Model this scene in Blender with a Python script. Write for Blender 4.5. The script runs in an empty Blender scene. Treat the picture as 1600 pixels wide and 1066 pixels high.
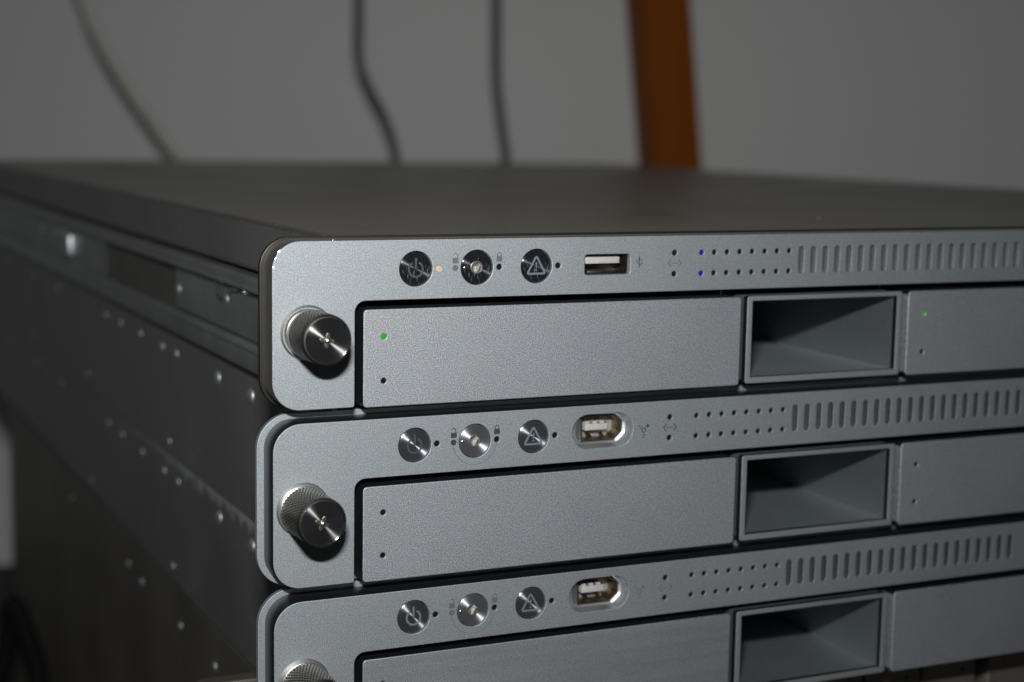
import bpy, bmesh, math, random
from mathutils import Vector, Matrix

sc = bpy.context.scene
MM = 0.001
random.seed(7)

# ------------------------------------------------------------------ camera
CAM = Vector((-112.907, -376.277, 72.205))
RT = Vector((0.90657, -0.42171, 0.01715)).normalized()
UP = Vector((0.04004, 0.12637, 0.99118)).normalized()
FW = Vector((0.42015, 0.89788, -0.13145)).normalized()
cd = bpy.data.cameras.new('camera')
cam = bpy.data.objects.new('camera', cd)
sc.collection.objects.link(cam)
m = Matrix((RT, UP, -FW)).transposed().to_4x4()
m.translation = CAM * MM
cam.matrix_world = m
cd.sensor_width = 36.0
cd.lens = 57.74
cd.clip_start = 0.01
cd.clip_end = 50
cd.dof.use_dof = True
cd.dof.focus_distance = 0.412
cd.dof.aperture_fstop = 10.5
sc.camera = cam

# ------------------------------------------------------------------ world and light
w = bpy.data.worlds.new('World')
sc.world = w
w.use_nodes = True
bg = w.node_tree.nodes['Background']
bg.inputs[0].default_value = (0.9, 0.95, 1.0, 1)
bg.inputs[1].default_value = 0.028

# the camera's flash, just above the lens
ld = bpy.data.lights.new('camera_flash', 'AREA')
ld.shape = 'RECTANGLE'
ld.size = 0.034
ld.size_y = 0.012
ld.energy = 1.16
ld.spread = math.radians(110)
ld.color = (1.0, 0.985, 0.965)
flash = bpy.data.objects.new('camera_flash', ld)
sc.collection.objects.link(flash)
flash.location = Vector((-114, -352, 150)) * MM
flash.rotation_euler = Vector((FW.x, FW.y, FW.z - 0.08)).to_track_quat('-Z', 'Y').to_euler()

sc.view_settings.view_transform = 'Standard'
sc.view_settings.look = 'None'
sc.view_settings.exposure = 0
sc.view_settings.gamma = 1

# ------------------------------------------------------------------ materials
def new_mat(name):
    mt = bpy.data.materials.new(name)
    mt.use_nodes = True
    return mt, mt.node_tree.nodes, mt.node_tree.links, mt.node_tree.nodes['Principled BSDF']

def simple(name, col, rough=0.5, metal=0.0, emit=None, es=0.0, noise=0.0, nscale=300, aniso=0.0, spec=0.5, bump=0.0):
    mt, N, L, P = new_mat(name)
    P.inputs['Base Color'].default_value = (*col, 1)
    P.inputs['Roughness'].default_value = rough
    P.inputs['Metallic'].default_value = metal
    P.inputs['Specular IOR Level'].default_value = spec
    if emit:
        P.inputs['Emission Color'].default_value = (*emit, 1)
        P.inputs['Emission Strength'].default_value = es
    if noise or bump:
        tc = N.new('ShaderNodeTexCoord')
        n = N.new('ShaderNodeTexNoise')
        n.inputs['Scale'].default_value = nscale
        n.inputs['Detail'].default_value = 4
        L.new(tc.outputs['Object'], n.inputs['Vector'])
        if noise:
            mr = N.new('ShaderNodeMapRange')
            mr.inputs['From Min'].default_value = 0.3
            mr.inputs['From Max'].default_value = 0.7
            mr.inputs['To Min'].default_value = 1 - noise
            mr.inputs['To Max'].default_value = 1 + noise
            L.new(n.outputs['Fac'], mr.inputs['Value'])
            mx = N.new('ShaderNodeVectorMath'); mx.operation = 'SCALE'
            mx.inputs[0].default_value = col
            L.new(mr.outputs[0], mx.inputs['Scale'])
            L.new(mx.outputs[0], P.inputs['Base Color'])
        if bump:
            b = N.new('ShaderNodeBump')
            b.inputs['Strength'].default_value = bump
            b.inputs['Distance'].default_value = 0.0002
            L.new(n.outputs['Fac'], b.inputs['Height'])
            L.new(b.outputs[0], P.inputs['Normal'])
    if aniso:
        P.inputs['Anisotropic'].default_value = aniso
        P.inputs['Anisotropic Rotation'].default_value = 0.25
        tg = N.new('ShaderNodeTangent')
        tg.direction_type = 'RADIAL'
        tg.axis = 'Y'
        L.new(tg.outputs[0], P.inputs['Tangent'])
    return mt

def scratch(mt, amount=0.70):
    N, L = mt.node_tree.nodes, mt.node_tree.links
    P = N['Principled BSDF']
    tc = N.new('ShaderNodeTexCoord')
    fac = None
    for rot, seed in ((0.5, 0.0), (-0.9, 0.37), (1.9, 0.71)):
        mp = N.new('ShaderNodeMapping')
        mp.inputs['Rotation'].default_value = (0, rot, 0)
        mp.inputs['Location'].default_value = (seed, seed, seed)
        mp.inputs['Scale'].default_value = (3800, 1, 450)
        L.new(tc.outputs['Object'], mp.inputs['Vector'])
        n = N.new('ShaderNodeTexNoise'); n.inputs['Scale'].default_value = 1.0; n.inputs['Detail'].default_value = 1
        L.new(mp.outputs[0], n.inputs['Vector'])
        r = N.new('ShaderNodeMapRange')
        r.inputs['From Min'].default_value = amount; r.inputs['From Max'].default_value = amount + 0.12
        L.new(n.outputs['Fac'], r.inputs['Value'])
        if fac is None:
            fac = r.outputs[0]
        else:
            a = N.new('ShaderNodeMath'); a.operation = 'MAXIMUM'
            L.new(fac, a.inputs[0]); L.new(r.outputs[0], a.inputs[1]); fac = a.outputs[0]
    d = N.new('ShaderNodeBsdfDiffuse'); d.inputs[0].default_value = (0.16, 0.18, 0.2, 1)
    mx = N.new('ShaderNodeMixShader')
    out = N['Material Output']
    L.new(fac, mx.inputs[0]); L.new(P.outputs[0], mx.inputs[1]); L.new(d.outputs[0], mx.inputs[2])
    L.new(mx.outputs[0], out.inputs[0])

def blasted(name, col, rough=0.5, metal=0.85, grain=0.28, bumps=0.45, smear=False, wear=None):
    """bead-blasted, anodised aluminium: fine sparkling grain, faint mottling"""
    mt, N, L, P = new_mat(name)
    P.inputs['Metallic'].default_value = metal
    tc = N.new('ShaderNodeTexCoord')
    n1 = N.new('ShaderNodeTexNoise')
    n1.inputs['Scale'].default_value = 3600
    n1.inputs['Detail'].default_value = 0.5
    n1.inputs['Roughness'].default_value = 0.7
    L.new(tc.outputs['Object'], n1.inputs['Vector'])
    n2 = N.new('ShaderNodeTexNoise')
    n2.inputs['Scale'].default_value = 45
    n2.inputs['Detail'].default_value = 5
    L.new(tc.outputs['Object'], n2.inputs['Vector'])
    n3 = N.new('ShaderNodeTexVoronoi')
    n3.inputs['Scale'].default_value = 1500
    L.new(tc.outputs['Object'], n3.inputs['Vector'])
    a = N.new('ShaderNodeMapRange')
    a.inputs['From Min'].default_value = 0.3; a.inputs['From Max'].default_value = 0.72
    a.inputs['To Min'].default_value = 1 - grain; a.inputs['To Max'].default_value = 1 + grain
    L.new(n1.outputs['Fac'], a.inputs['Value'])
    b = N.new('ShaderNodeMapRange')
    b.inputs['From Min'].default_value = 0.3; b.inputs['From Max'].default_value = 0.7
    b.inputs['To Min'].default_value = 0.985; b.inputs['To Max'].default_value = 1.015
    L.new(n2.outputs['Fac'], b.inputs['Value'])
    mu = N.new('ShaderNodeMath'); mu.operation = 'MULTIPLY'
    L.new(a.outputs[0], mu.inputs[0]); L.new(b.outputs[0], mu.inputs[1])
    out = mu.outputs[0]
    # random cell tint: tiny warm / cool flecks
    hs = N.new('ShaderNodeMix'); hs.data_type = 'RGBA'; hs.blend_type = 'OVERLAY'
    hs.inputs['Factor'].default_value = 0.05
    hs.inputs[6].default_value = (*col, 1)
    L.new(n3.outputs['Color'], hs.inputs[7])
    vm = N.new('ShaderNodeVectorMath'); vm.operation = 'SCALE'
    L.new(hs.outputs[2], vm.inputs[0])
    L.new(out, vm.inputs['Scale'])
    last = vm.outputs[0]
    if smear:
        mp = N.new('ShaderNodeMapping')
        mp.inputs['Scale'].default_value = (8, 1, 300)
        L.new(tc.outputs['Object'], mp.inputs['Vector'])
        ns = N.new('ShaderNodeTexNoise'); ns.inputs['Scale'].default_value = 1.6; ns.inputs['Detail'].default_value = 6
        L.new(mp.outputs[0], ns.inputs['Vector'])
        ms = N.new('ShaderNodeMapRange')
        ms.inputs['From Min'].default_value = 0.35; ms.inputs['From Max'].default_value = 0.7
        ms.inputs['To Min'].default_value = 0.93; ms.inputs['To Max'].default_value = 1.06
        L.new(ns.outputs['Fac'], ms.inputs['Value'])
        v2 = N.new('ShaderNodeVectorMath'); v2.operation = 'SCALE'
        L.new(last, v2.inputs[0]); L.new(ms.outputs[0], v2.inputs['Scale'])
        last = v2.outputs[0]
    L.new(last, P.inputs['Base Color'])
    r = N.new('ShaderNodeMapRange')
    r.inputs['From Min'].default_value = 0.3; r.inputs['From Max'].default_value = 0.7
    r.inputs['To Min'].default_value = rough - 0.008; r.inputs['To Max'].default_value = rough + 0.008
    L.new(n2.outputs['Fac'], r.inputs['Value'])
    L.new(r.outputs[0], P.inputs['Roughness'])
    bp = N.new('ShaderNodeBump')
    bp.inputs['Strength'].default_value = bumps
    bp.inputs['Distance'].default_value = 0.00008
    L.new(n1.outputs['Fac'], bp.inputs['Height'])
    L.new(bp.outputs[0], P.inputs['Normal'])
    return mt

M = {}
M['plate'] = blasted('blasted_aluminium', (0.366, 0.400, 0.424), 0.66, 1.0)
M['edge'] = simple('shaded_machined_edge', (0.19, 0.22, 0.235), 0.36, 1.0)  # machined sides; base set below the front's to stand in for shade
M['edge_face'] = simple('shaded_machined_face_edge', (0.09, 0.104, 0.11), 0.45, 1.0)  # plate sides and slot walls: same metal, shade put into the base colour
M['edge_brown'] = simple('machined_brown_edge', (0.29, 0.28, 0.26), 0.52, 1.0)
M['tray'] = blasted('blasted_aluminium_tray', (0.376, 0.398, 0.428), 0.67, 1.0, grain=0.4)
M['tray_smear'] = blasted('wiped_aluminium_tray', (0.36, 0.383, 0.408), 0.65, 1.0, smear=True)
M['vent'] = blasted('blasted_aluminium_vent', (0.37, 0.39, 0.413), 0.66, 1.0, grain=0.25)
M['duct'] = blasted('duct_aluminium', (0.40, 0.45, 0.475), 0.54, 1.0, grain=0.1)
M['flange_dark'] = simple('dull_brown_aluminium', (0.06, 0.057, 0.052), 0.45, 1.0)
M['slot'] = blasted('slot_floor_metal', (0.15, 0.17, 0.18), 0.6, 1.0, grain=0.15)
M['print'] = simple('grey_print', (0.022, 0.03, 0.04), 0.7, spec=0.3)
M['print_faint'] = simple('faded_grey_print', (0.075, 0.09, 0.10), 0.65, spec=0.3)
M['button'] = simple('turned_steel_button', (0.25, 0.265, 0.29), 0.33, 0.92, aniso=0.98, noise=0.12, nscale=1500)
M['screw'] = simple('turned_lock_screw', (0.36, 0.385, 0.42), 0.42, 0.9, aniso=0.95, noise=0.1, nscale=1500)
M['button_worn'] = simple('worn_turned_steel_button', (0.13, 0.14, 0.155), 0.19, 0.95, aniso=1.0, noise=0.25, nscale=1800)
scratch(M['button_worn'])
M['cap'] = simple('turned_steel_cap', (0.70, 0.70, 0.72), 0.17, 1.0, aniso=1.0, noise=0.06, nscale=900)
M['knurl'] = simple('knurled_steel', (0.30, 0.285, 0.25), 0.33, 1.0)
M['knurl_old'] = simple('worn_knurled_steel', (0.21, 0.195, 0.165), 0.32, 1.0)
M['collar'] = simple('bright_steel', (0.58, 0.57, 0.545), 0.3, 1.0)
M['washer'] = simple('spot_faced_aluminium', (0.38, 0.395, 0.40), 0.5, 1.0)
M['rim'] = simple('dark_rim_steel', (0.10, 0.095, 0.085), 0.4, 1.0)
M['collar_old'] = simple('dull_steel', (0.30, 0.285, 0.25), 0.3, 1.0)
M['recess'] = simple('olive_steel', (0.22, 0.2, 0.15), 0.4, 1.0)
M['hex'] = simple('hex_socket_steel', (0.34, 0.335, 0.32), 0.42, 1.0)
M['symbol'] = simple('button_symbol_grey', (0.10, 0.125, 0.15), 0.45)
M['symbol_dim'] = simple('button_symbol_worn', (0.036, 0.045, 0.056), 0.45)
M['hole'] = simple('dark_lens', (0.003, 0.004, 0.004), 0.8, spec=0.1)
M['led_green'] = simple('green_led', (0.0, 0.08, 0.0), 0.4, emit=(0.005, 0.62, 0.01), es=0.42)
M['led_blue'] = simple('blue_led', (0.0, 0.0, 0.08), 0.4, emit=(0.006, 0.012, 0.75), es=0.25)
M['led_cream'] = simple('cream_led', (0.33, 0.27, 0.175), 0.5, emit=(0.9, 0.72, 0.45), es=0.12)
M['black'] = simple('chassis_black', (0.010, 0.0105, 0.011), 0.6)
M['interior'] = simple('interior_dark', (0.012, 0.016, 0.017), 0.8)
M['port_steel'] = simple('port_steel', (0.27, 0.205, 0.13), 0.42, 1.0, noise=0.4, nscale=700)
M['port_shell'] = simple('port_shell_steel', (0.17, 0.16, 0.14), 0.4, 1.0, noise=0.15, nscale=500)
M['dish'] = simple('machined_dish', (0.58, 0.61, 0.64), 0.45, 1.0)
M['tongue'] = simple('white_port_plastic', (0.31, 0.31, 0.305), 0.5, noise=0.1, nscale=900)
M['contact'] = simple('gold_contact', (0.55, 0.36, 0.16), 0.35, 1.0)
M['rail'] = simple('zinc_rail', (0.38, 0.41, 0.415), 0.42, 0.9, noise=0.12, nscale=60)
M['rail_dark'] = simple('rail_channel', (0.17, 0.17, 0.155), 0.5, 0.85, noise=0.15, nscale=60)
M['rivet'] = simple('rivet_steel', (0.62, 0.68, 0.71), 0.5, 1.0)
M['chip'] = simple('bare_aluminium_nick', (0.85, 0.86, 0.86), 0.25, 1.0)
M['rust'] = simple('orange_fleck', (0.15, 0.075, 0.035), 0.8)
M['bay_metal'] = simple('drive_bay_brown_metal', (0.55, 0.50, 0.44), 0.5, 1.0, noise=0.15, nscale=200)
M['cable_grey'] = simple('grey_cable_rubber', (0.085, 0.098, 0.094), 0.55, noise=0.1, nscale=60)
M['cable_tan'] = simple('tan_cable_rubber', (0.58, 0.56, 0.48), 0.5, noise=0.1, nscale=60)
M['cable_black'] = simple('black_cable_rubber', (0.006, 0.0065, 0.007), 0.8, spec=0.1, noise=0.1, nscale=60)
M['cable_beige'] = simple('brown_cable_rubber', (0.10, 0.075, 0.055), 0.5, noise=0.1, nscale=60)

def case_mat(name, col, rough, metal=0.9, scuff=False):
    mt, N, L, P = new_mat(name)
    P.inputs['Metallic'].default_value = metal
    tc = N.new('ShaderNodeTexCoord')
    n = N.new('ShaderNodeTexNoise'); n.inputs['Scale'].default_value = 900; n.inputs['Detail'].default_value = 3
    L.new(tc.outputs['Object'], n.inputs['Vector'])
    n2 = N.new('ShaderNodeTexNoise'); n2.inputs['Scale'].default_value = 18; n2.inputs['Detail'].default_value = 6
    L.new(tc.outputs['Object'], n2.inputs['Vector'])
    mr = N.new('ShaderNodeMapRange')
    mr.inputs['From Min'].default_value = 0.3; mr.inputs['From Max'].default_value = 0.7
    mr.inputs['To Min'].default_value = 0.92; mr.inputs['To Max'].default_value = 1.08
    L.new(n.outputs['Fac'], mr.inputs['Value'])
    vm = N.new('ShaderNodeVectorMath'); vm.operation = 'SCALE'
    vm.inputs[0].default_value = col
    L.new(mr.outputs[0], vm.inputs['Scale'])
    last = vm.outputs[0]
    # sparse dust specks and lint
    vo = N.new('ShaderNodeTexNoise'); vo.inputs['Scale'].default_value = 620; vo.inputs['Detail'].default_value = 0
    L.new(tc.outputs['Object'], vo.inputs['Vector'])
    th = N.new('ShaderNodeMapRange')
    th.inputs['From Min'].default_value = 0.79; th.inputs['From Max'].default_value = 0.83
    L.new(vo.outputs['Fac'], th.inputs['Value'])
    mx = N.new('ShaderNodeMix'); mx.data_type = 'RGBA'
    L.new(th.outputs[0], mx.inputs['Factor'])
    L.new(last, mx.inputs[6]); mx.inputs[7].default_value = (0.5, 0.48, 0.44, 1)
    last = mx.outputs[2]
    if scuff:   # rubbed band just below the top edge, y 90..230 mm
        sp = N.new('ShaderNodeSeparateXYZ'); L.new(tc.outputs['Object'], sp.inputs[0])
        nz = N.new('ShaderNodeTexNoise'); nz.inputs['Scale'].default_value = 160; nz.inputs['Detail'].default_value = 5
        L.new(tc.outputs['Object'], nz.inputs['Vector'])
        ad = N.new('ShaderNodeMath'); ad.operation = 'MULTIPLY_ADD'
        ad.inputs[1].default_value = 0.012; L.new(nz.outputs['Fac'], ad.inputs[0]); L.new(sp.outputs['Z'], ad.inputs[2])
        zr = N.new('ShaderNodeMapRange'); zr.inputs['From Min'].default_value = 0.0462; zr.inputs['From Max'].default_value = 0.0492
        L.new(ad.outputs[0], zr.inputs['Value'])
        yr = N.new('ShaderNodeMapRange'); yr.inputs['From Min'].default_value = 0.26; yr.inputs['From Max'].default_value = 0.15
        L.new(sp.outputs['Y'], yr.inputs['Value'])
        mm = N.new('ShaderNodeMath'); mm.operation = 'MULTIPLY'
        L.new(zr.outputs[0], mm.inputs[0]); L.new(yr.outputs[0], mm.inputs[1])
        m2 = N.new('ShaderNodeMath'); m2.operation = 'MULTIPLY'; m2.inputs[1].default_value = 0.95
        L.new(mm.outputs[0], m2.inputs[0])
        mx2 = N.new('ShaderNodeMix'); mx2.data_type = 'RGBA'
        L.new(m2.outputs[0], mx2.inputs['Factor']); L.new(last, mx2.inputs[6])
        mx2.inputs[7].default_value = (0.62, 0.66, 0.68, 1)
        last = mx2.outputs[2]
    L.new(last, P.inputs['Base Color'])
    r = N.new('ShaderNodeMapRange')
    r.inputs['From Min'].default_value = 0.3; r.inputs['From Max'].default_value = 0.7
    r.inputs['To Min'].default_value = rough - 0.06; r.inputs['To Max'].default_value = rough + 0.06
    L.new(n2.outputs['Fac'], r.inputs['Value'])
    L.new(r.outputs[0], P.inputs['Roughness'])
    bp = N.new('ShaderNodeBump'); bp.inputs['Strength'].default_value = 0.25; bp.inputs['Distance'].default_value = 0.0001
    L.new(n.outputs['Fac'], bp.inputs['Height']); L.new(bp.outputs[0], P.inputs['Normal'])
    return mt

M['lid'] = case_mat('lid_metal', (0.235, 0.22, 0.195), 0.42)
M['side'] = case_mat('side_metal', (0.27, 0.28, 0.275), 0.5)
M['side_scuff'] = case_mat('scuffed_side_metal', (0.27, 0.28, 0.275), 0.5, scuff=True)
M['side_brown'] = case_mat('brown_side_metal', (0.215, 0.205, 0.18), 0.5)

def wall_mat():
    mt, N, L, P = new_mat('wall_paint')
    tc = N.new('ShaderNodeTexCoord')
    n = N.new('ShaderNodeTexNoise'); n.inputs['Scale'].default_value = 3; n.inputs['Detail'].default_value = 6
    L.new(tc.outputs['Object'], n.inputs['Vector'])
    cr = N.new('ShaderNodeMix'); cr.data_type = 'RGBA'
    cr.inputs[6].default_value = (0.73, 0.765, 0.765, 1); cr.inputs[7].default_value = (0.79, 0.81, 0.79, 1)
    L.new(n.outputs['Fac'], cr.inputs['Factor']); L.new(cr.outputs[2], P.inputs['Base Color'])
    P.inputs['Roughness'].default_value = 0.8
    b = N.new('ShaderNodeBump'); b.inputs['Strength'].default_value = 0.2; b.inputs['Distance'].default_value = 0.001
    n2 = N.new('ShaderNodeTexNoise'); n2.inputs['Scale'].default_value = 220
    L.new(tc.outputs['Object'], n2.inputs['Vector']); L.new(n2.outputs['Fac'], b.inputs['Height']); L.new(b.outputs[0], P.inputs['Normal'])
    return mt
M['wall'] = wall_mat()
M['floor'] = simple('dark_floor', (0.018, 0.018, 0.018), 0.6, noise=0.3, nscale=40)

def wood_mat():
    mt, N, L, P = new_mat('varnished_wood')
    tc = N.new('ShaderNodeTexCoord')
    mp = N.new('ShaderNodeMapping'); mp.inputs['Scale'].default_value = (90, 90, 5)
    L.new(tc.outputs['Object'], mp.inputs['Vector'])
    n = N.new('ShaderNodeTexNoise'); n.inputs['Scale'].default_value = 1.5; n.inputs['Detail'].default_value = 5
    L.new(mp.outputs[0], n.inputs['Vector'])
    cr = N.new('ShaderNodeMix'); cr.data_type = 'RGBA'
    cr.inputs[6].default_value = (0.17, 0.042, 0.001, 1); cr.inputs[7].default_value = (0.38, 0.100, 0.002, 1)
    L.new(n.outputs['Fac'], cr.inputs['Factor']); L.new(cr.outputs[2], P.inputs['Base Color'])
    P.inputs['Roughness'].default_value = 0.6
    P.inputs['Specular IOR Level'].default_value = 0.15
    return mt
M['wood'] = wood_mat()

# ------------------------------------------------------------------ helpers
def link(o):
    sc.collection.objects.link(o)
    return o

def finish(me, mat, angle=32, flat_caps=False):
    me.materials.clear()
    me.materials.append(mat)
    for p in me.polygons:
        p.use_smooth = True
    try:
        me.set_sharp_from_angle(angle=math.radians(angle))
    except Exception:
        pass
    if flat_caps:
        for p in me.polygons:
            if abs(p.normal.y) > 0.999:
                p.use_smooth = False
    return me

def obj(name, me, parent=None, loc=None):
    o = bpy.data.objects.new(name, me)
    link(o)
    if parent:
        o.parent = parent
    if loc is not None:
        o.location = Vector(loc) * MM
    return o

def thing(name, label, cat, loc, group=None):
    o = link(bpy.data.objects.new(name, None))
    o.empty_display_size = 0.02
    o.location = Vector(loc) * MM
    o['label'] = label
    o['category'] = cat
    if group:
        o['group'] = group
    return o

def tag(o, label=None, cat=None, group=None, kind=None):
    for k, v in (('label', label), ('category', cat), ('group', group), ('kind', kind)):
        if v:
            o[k] = v
    return o

def circ(cx, cz, r, n=24, a0=0):
    return [(cx + r * math.cos(a0 + 2 * math.pi * i / n), cz + r * math.sin(a0 + 2 * math.pi * i / n)) for i in range(n)]

def arcpts(cx, cz, r, a0, a1, n):
    return [(cx + r * math.cos(math.radians(a0 + (a1 - a0) * i / n)), cz + r * math.sin(math.radians(a0 + (a1 - a0) * i / n))) for i in range(n + 1)]

def rrect(x0, z0, x1, z1, r, n=5):
    if not isinstance(r, (tuple, list)):
        r = (r, r, r, r)      # bl, br, tr, tl
    p = []
    for (cx, cz, rr, a) in ((x0 + r[0], z0 + r[0], r[0], 180), (x1 - r[1], z0 + r[1], r[1], 270),
                            (x1 - r[2], z1 - r[2], r[2], 0), (x0 + r[3], z1 - r[3], r[3], 90)):
        if rr < 1e-4:
            p.append((cx, cz))
        else:
            p += arcpts(cx, cz, rr, a, a + 90, n)
    return p

_cache = {}
def plate_mesh(key, splines, y0, thick, mat, bevel=0.0, bres=1, edge=None):
    """2-D outlines (x,z in mm; first outer, others holes or islands) extruded back from y0"""
    if key and key in _cache:
        return _cache[key]
    cu = bpy.data.curves.new('tmp', 'CURVE')
    cu.dimensions = '2D'
    cu.fill_mode = 'BOTH'
    for pts in splines:
        s = cu.splines.new('POLY')
        s.points.add(len(pts) - 1)
        for i, (x, z) in enumerate(pts):
            s.points[i].co = (x, z, 0, 1)
        s.use_cyclic_u = True
    b = min(bevel, thick / 2 * 0.98) if thick else 0
    cu.extrude = max(thick / 2 - b, 0)
    cu.bevel_depth = b
    cu.bevel_resolution = bres
    cu.offset = -b
    o = bpy.data.objects.new('tmp', cu)
    link(o)
    dg = bpy.context.evaluated_depsgraph_get()
    me = bpy.data.meshes.new_from_object(o.evaluated_get(dg))
    bpy.data.objects.remove(o)
    bpy.data.curves.remove(cu)
    yc = y0 + thick / 2
    for v in me.vertices:
        x, z, h = v.co
        v.co = (x * MM, (yc - h) * MM, z * MM)
    bm = bmesh.new()
    bm.from_mesh(me)
    bmesh.ops.remove_doubles(bm, verts=bm.verts, dist=1e-7)
    old = me
    me = bpy.data.meshes.new('plate')      # a fresh mesh, so its texture space fits the shape
    bm.to_mesh(me)
    bpy.data.meshes.remove(old)
    bm.free()
    me.update()
    finish(me, mat, flat_caps=True)
    if edge:
        me.materials.append(edge)
        for p in me.polygons:
            c = p.center / MM
            drilled = 30.0 < c.x < 149.0 and 30.0 < c.z < 43.0 or (24 < c.x < 460 and 3 < c.z < 25.5)
            if abs(p.normal.y) < 0.05 and not (drilled and thick > 3):
                p.material_index = 1
    if key:
        _cache[key] = me
    return me

def box_bm(bm, x0, x1, y0, y1, z0, z1, bev=0.0):
    vs = [bm.verts.new((x * MM, y * MM, z * MM)) for x in (x0, x1) for y in (y0, y1) for z in (z0, z1)]
    fs = [(0, 1, 3, 2), (4, 6, 7, 5), (0, 4, 5, 1), (2, 3, 7, 6), (0, 2, 6, 4), (1, 5, 7, 3)]
    faces = [bm.faces.new([vs[i] for i in f]) for f in fs]
    if bev:
        es = list({e for f in faces for e in f.edges})
        bmesh.ops.bevel(bm, geom=es, offset=bev * MM, segments=2, affect='EDGES', profile=0.5)

def box(name, x0, x1, y0, y1, z0, z1, mat, parent=None, bev=0.0, key=None):
    if key and key in _cache:
        return obj(name, _cache[key], parent)
    bm = bmesh.new()
    box_bm(bm, x0, x1, y0, y1, z0, z1, bev)
    bmesh.ops.recalc_face_normals(bm, faces=bm.faces)
    me = bpy.data.meshes.new(name)
    bm.to_mesh(me); bm.free()
    finish(me, mat)
    if key:
        _cache[key] = me
    return obj(name, me, parent)

def from_bm(bm, name, mat, angle=32, key=None):
    bmesh.ops.recalc_face_normals(bm, faces=bm.faces)
    me = bpy.data.meshes.new(name)
    bm.to_mesh(me); bm.free()
    finish(me, mat, angle)
    if key:
        _cache[key] = me
    return me

def lathe_mesh(prof, n, mat, key=None, rfun=None, angle=32, closed=True):
    """prof: list of (r, y) mm; axis along Y through origin"""
    if key and key in _cache:
        return _cache[key]
    bm = bmesh.new()
    rings = []
    for (r, y) in prof:
        if r < 1e-5:
            rings.append([bm.verts.new((0, y * MM, 0))])
        else:
            rg = []
            for i in range(n):
                a = 2 * math.pi * i / n
                rr = r + (rfun(a, y) if rfun else 0)
                rg.append(bm.verts.new((rr * math.cos(a) * MM, y * MM, rr * math.sin(a) * MM)))
            rings.append(rg)
    for A, B in zip(rings, rings[1:]):
        for i in range(n):
            j = (i + 1) % n
            if len(A) == 1 and len(B) == 1:
                continue
            if len(A) == 1:
                bm.faces.new((A[0], B[j], B[i]))
            elif len(B) == 1:
                bm.faces.new((A[i], A[j], B[0]))
            else:
                bm.faces.new((A[i], A[j], B[j], B[i]))
    return from_bm(bm, 'lathe', mat, angle, key)

def stroke(pts, wd, closed=False):
    """polyline thickened to an outline (list of outlines)"""
    n = len(pts)
    L, R = [], []
    for i, (x, z) in enumerate(pts):
        if closed:
            a = pts[i - 1]; c = pts[(i + 1) % n]
        else:
            a = pts[max(i - 1, 0)]; c = pts[min(i + 1, n - 1)]
        def nrm(p, q):
            dx, dz = q[0] - p[0], q[1] - p[1]
            l = math.hypot(dx, dz) or 1
            return (-dz / l, dx / l)
        n1 = nrm(a, (x, z)) if (a != (x, z)) else nrm((x, z), c)
        n2 = nrm((x, z), c) if (c != (x, z)) else n1
        mx, mz = n1[0] + n2[0], n1[1] + n2[1]
        l = math.hypot(mx, mz) or 1
        mx, mz = mx / l, mz / l
        k = min(1 / max(0.35, mx * n1[0] + mz * n1[1]), 2.2) * wd / 2
        L.append((x + mx * k, z + mz * k)); R.append((x - mx * k, z - mz * k))
    if closed:
        return [L, R]
    return [L + R[::-1]]

def tube(name, pts, r, mat, n=14, parent=None, sub=8):
    """smooth tube through points (mm)"""
    P = [Vector(p) for p in pts]
    Q = []
    for i in range(len(P) - 1):
        p0 = P[max(i - 1, 0)]; p1 = P[i]; p2 = P[i + 1]; p3 = P[min(i + 2, len(P) - 1)]
        for k in range(sub):
            t = k / sub
            Q.append(0.5 * ((2 * p1) + (p2 - p0) * t + (2 * p0 - 5 * p1 + 4 * p2 - p3) * t * t + (-p0 + 3 * p1 - 3 * p2 + p3) * t ** 3))
    Q.append(P[-1])
    bm = bmesh.new()
    rings = []
    ref = Vector((0, 1, 0.1)).normalized()
    for i, q in enumerate(Q):
        t = (Q[min(i + 1, len(Q) - 1)] - Q[max(i - 1, 0)]).normalized()
        u = (ref - t * ref.dot(t)).normalized(); ref = u
        v = t.cross(u)
        rings.append([bm.verts.new((q + (u * math.cos(2 * math.pi * k / n) + v * math.sin(2 * math.pi * k / n)) * r) * MM) for k in range(n)])
    for A, B in zip(rings, rings[1:]):
        for k in range(n):
            bm.faces.new((A[k], A[(k + 1) % n], B[(k + 1) % n], B[k]))
    bm.faces.new(rings[0]); bm.faces.new(rings[-1])
    return obj(name, from_bm(bm, name, mat, 50), parent)

# ------------------------------------------------------------------ room: wall, floor
FLOOR_Z = -324.0
WALL_Y = 950.0
def sheet(name, corners, mat):
    me = bpy.data.meshes.new(name)
    me.from_pydata([tuple(Vector(c) * MM) for c in corners], [], [tuple(range(len(corners)))])
    me.materials.append(mat)
    return tag(obj(name, me), kind='structure')
def slab(name, x0, x1, y0, y1, z0, z1, mat):
    return tag(box(name, x0, x1, y0, y1, z0, z1, mat), kind='structure')
wl = slab('wall', -1500, 1500, 0, 60, FLOOR_Z + 2, 1600, M['wall'])
wl.location = Vector((400, WALL_Y + 10, 0)) * MM
wl.rotation_euler = (0, 0, math.radians(-22))
slab('floor', -1400, 2100, -900, 1700, FLOOR_Z - 20, FLOOR_Z, M['floor'])

# ------------------------------------------------------------------ shared geometry of one rack server
PITCH = 44.45
DOT0, DP = 118.78, 4.0135
DOT_X = [DOT0 + DP * i for i in range(8)]
DOT_Z = (38.78, 33.2)
SLOT_X = [DOT0 + DP * (8 + j) for j in range(21)]
HR = 0.74

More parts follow.
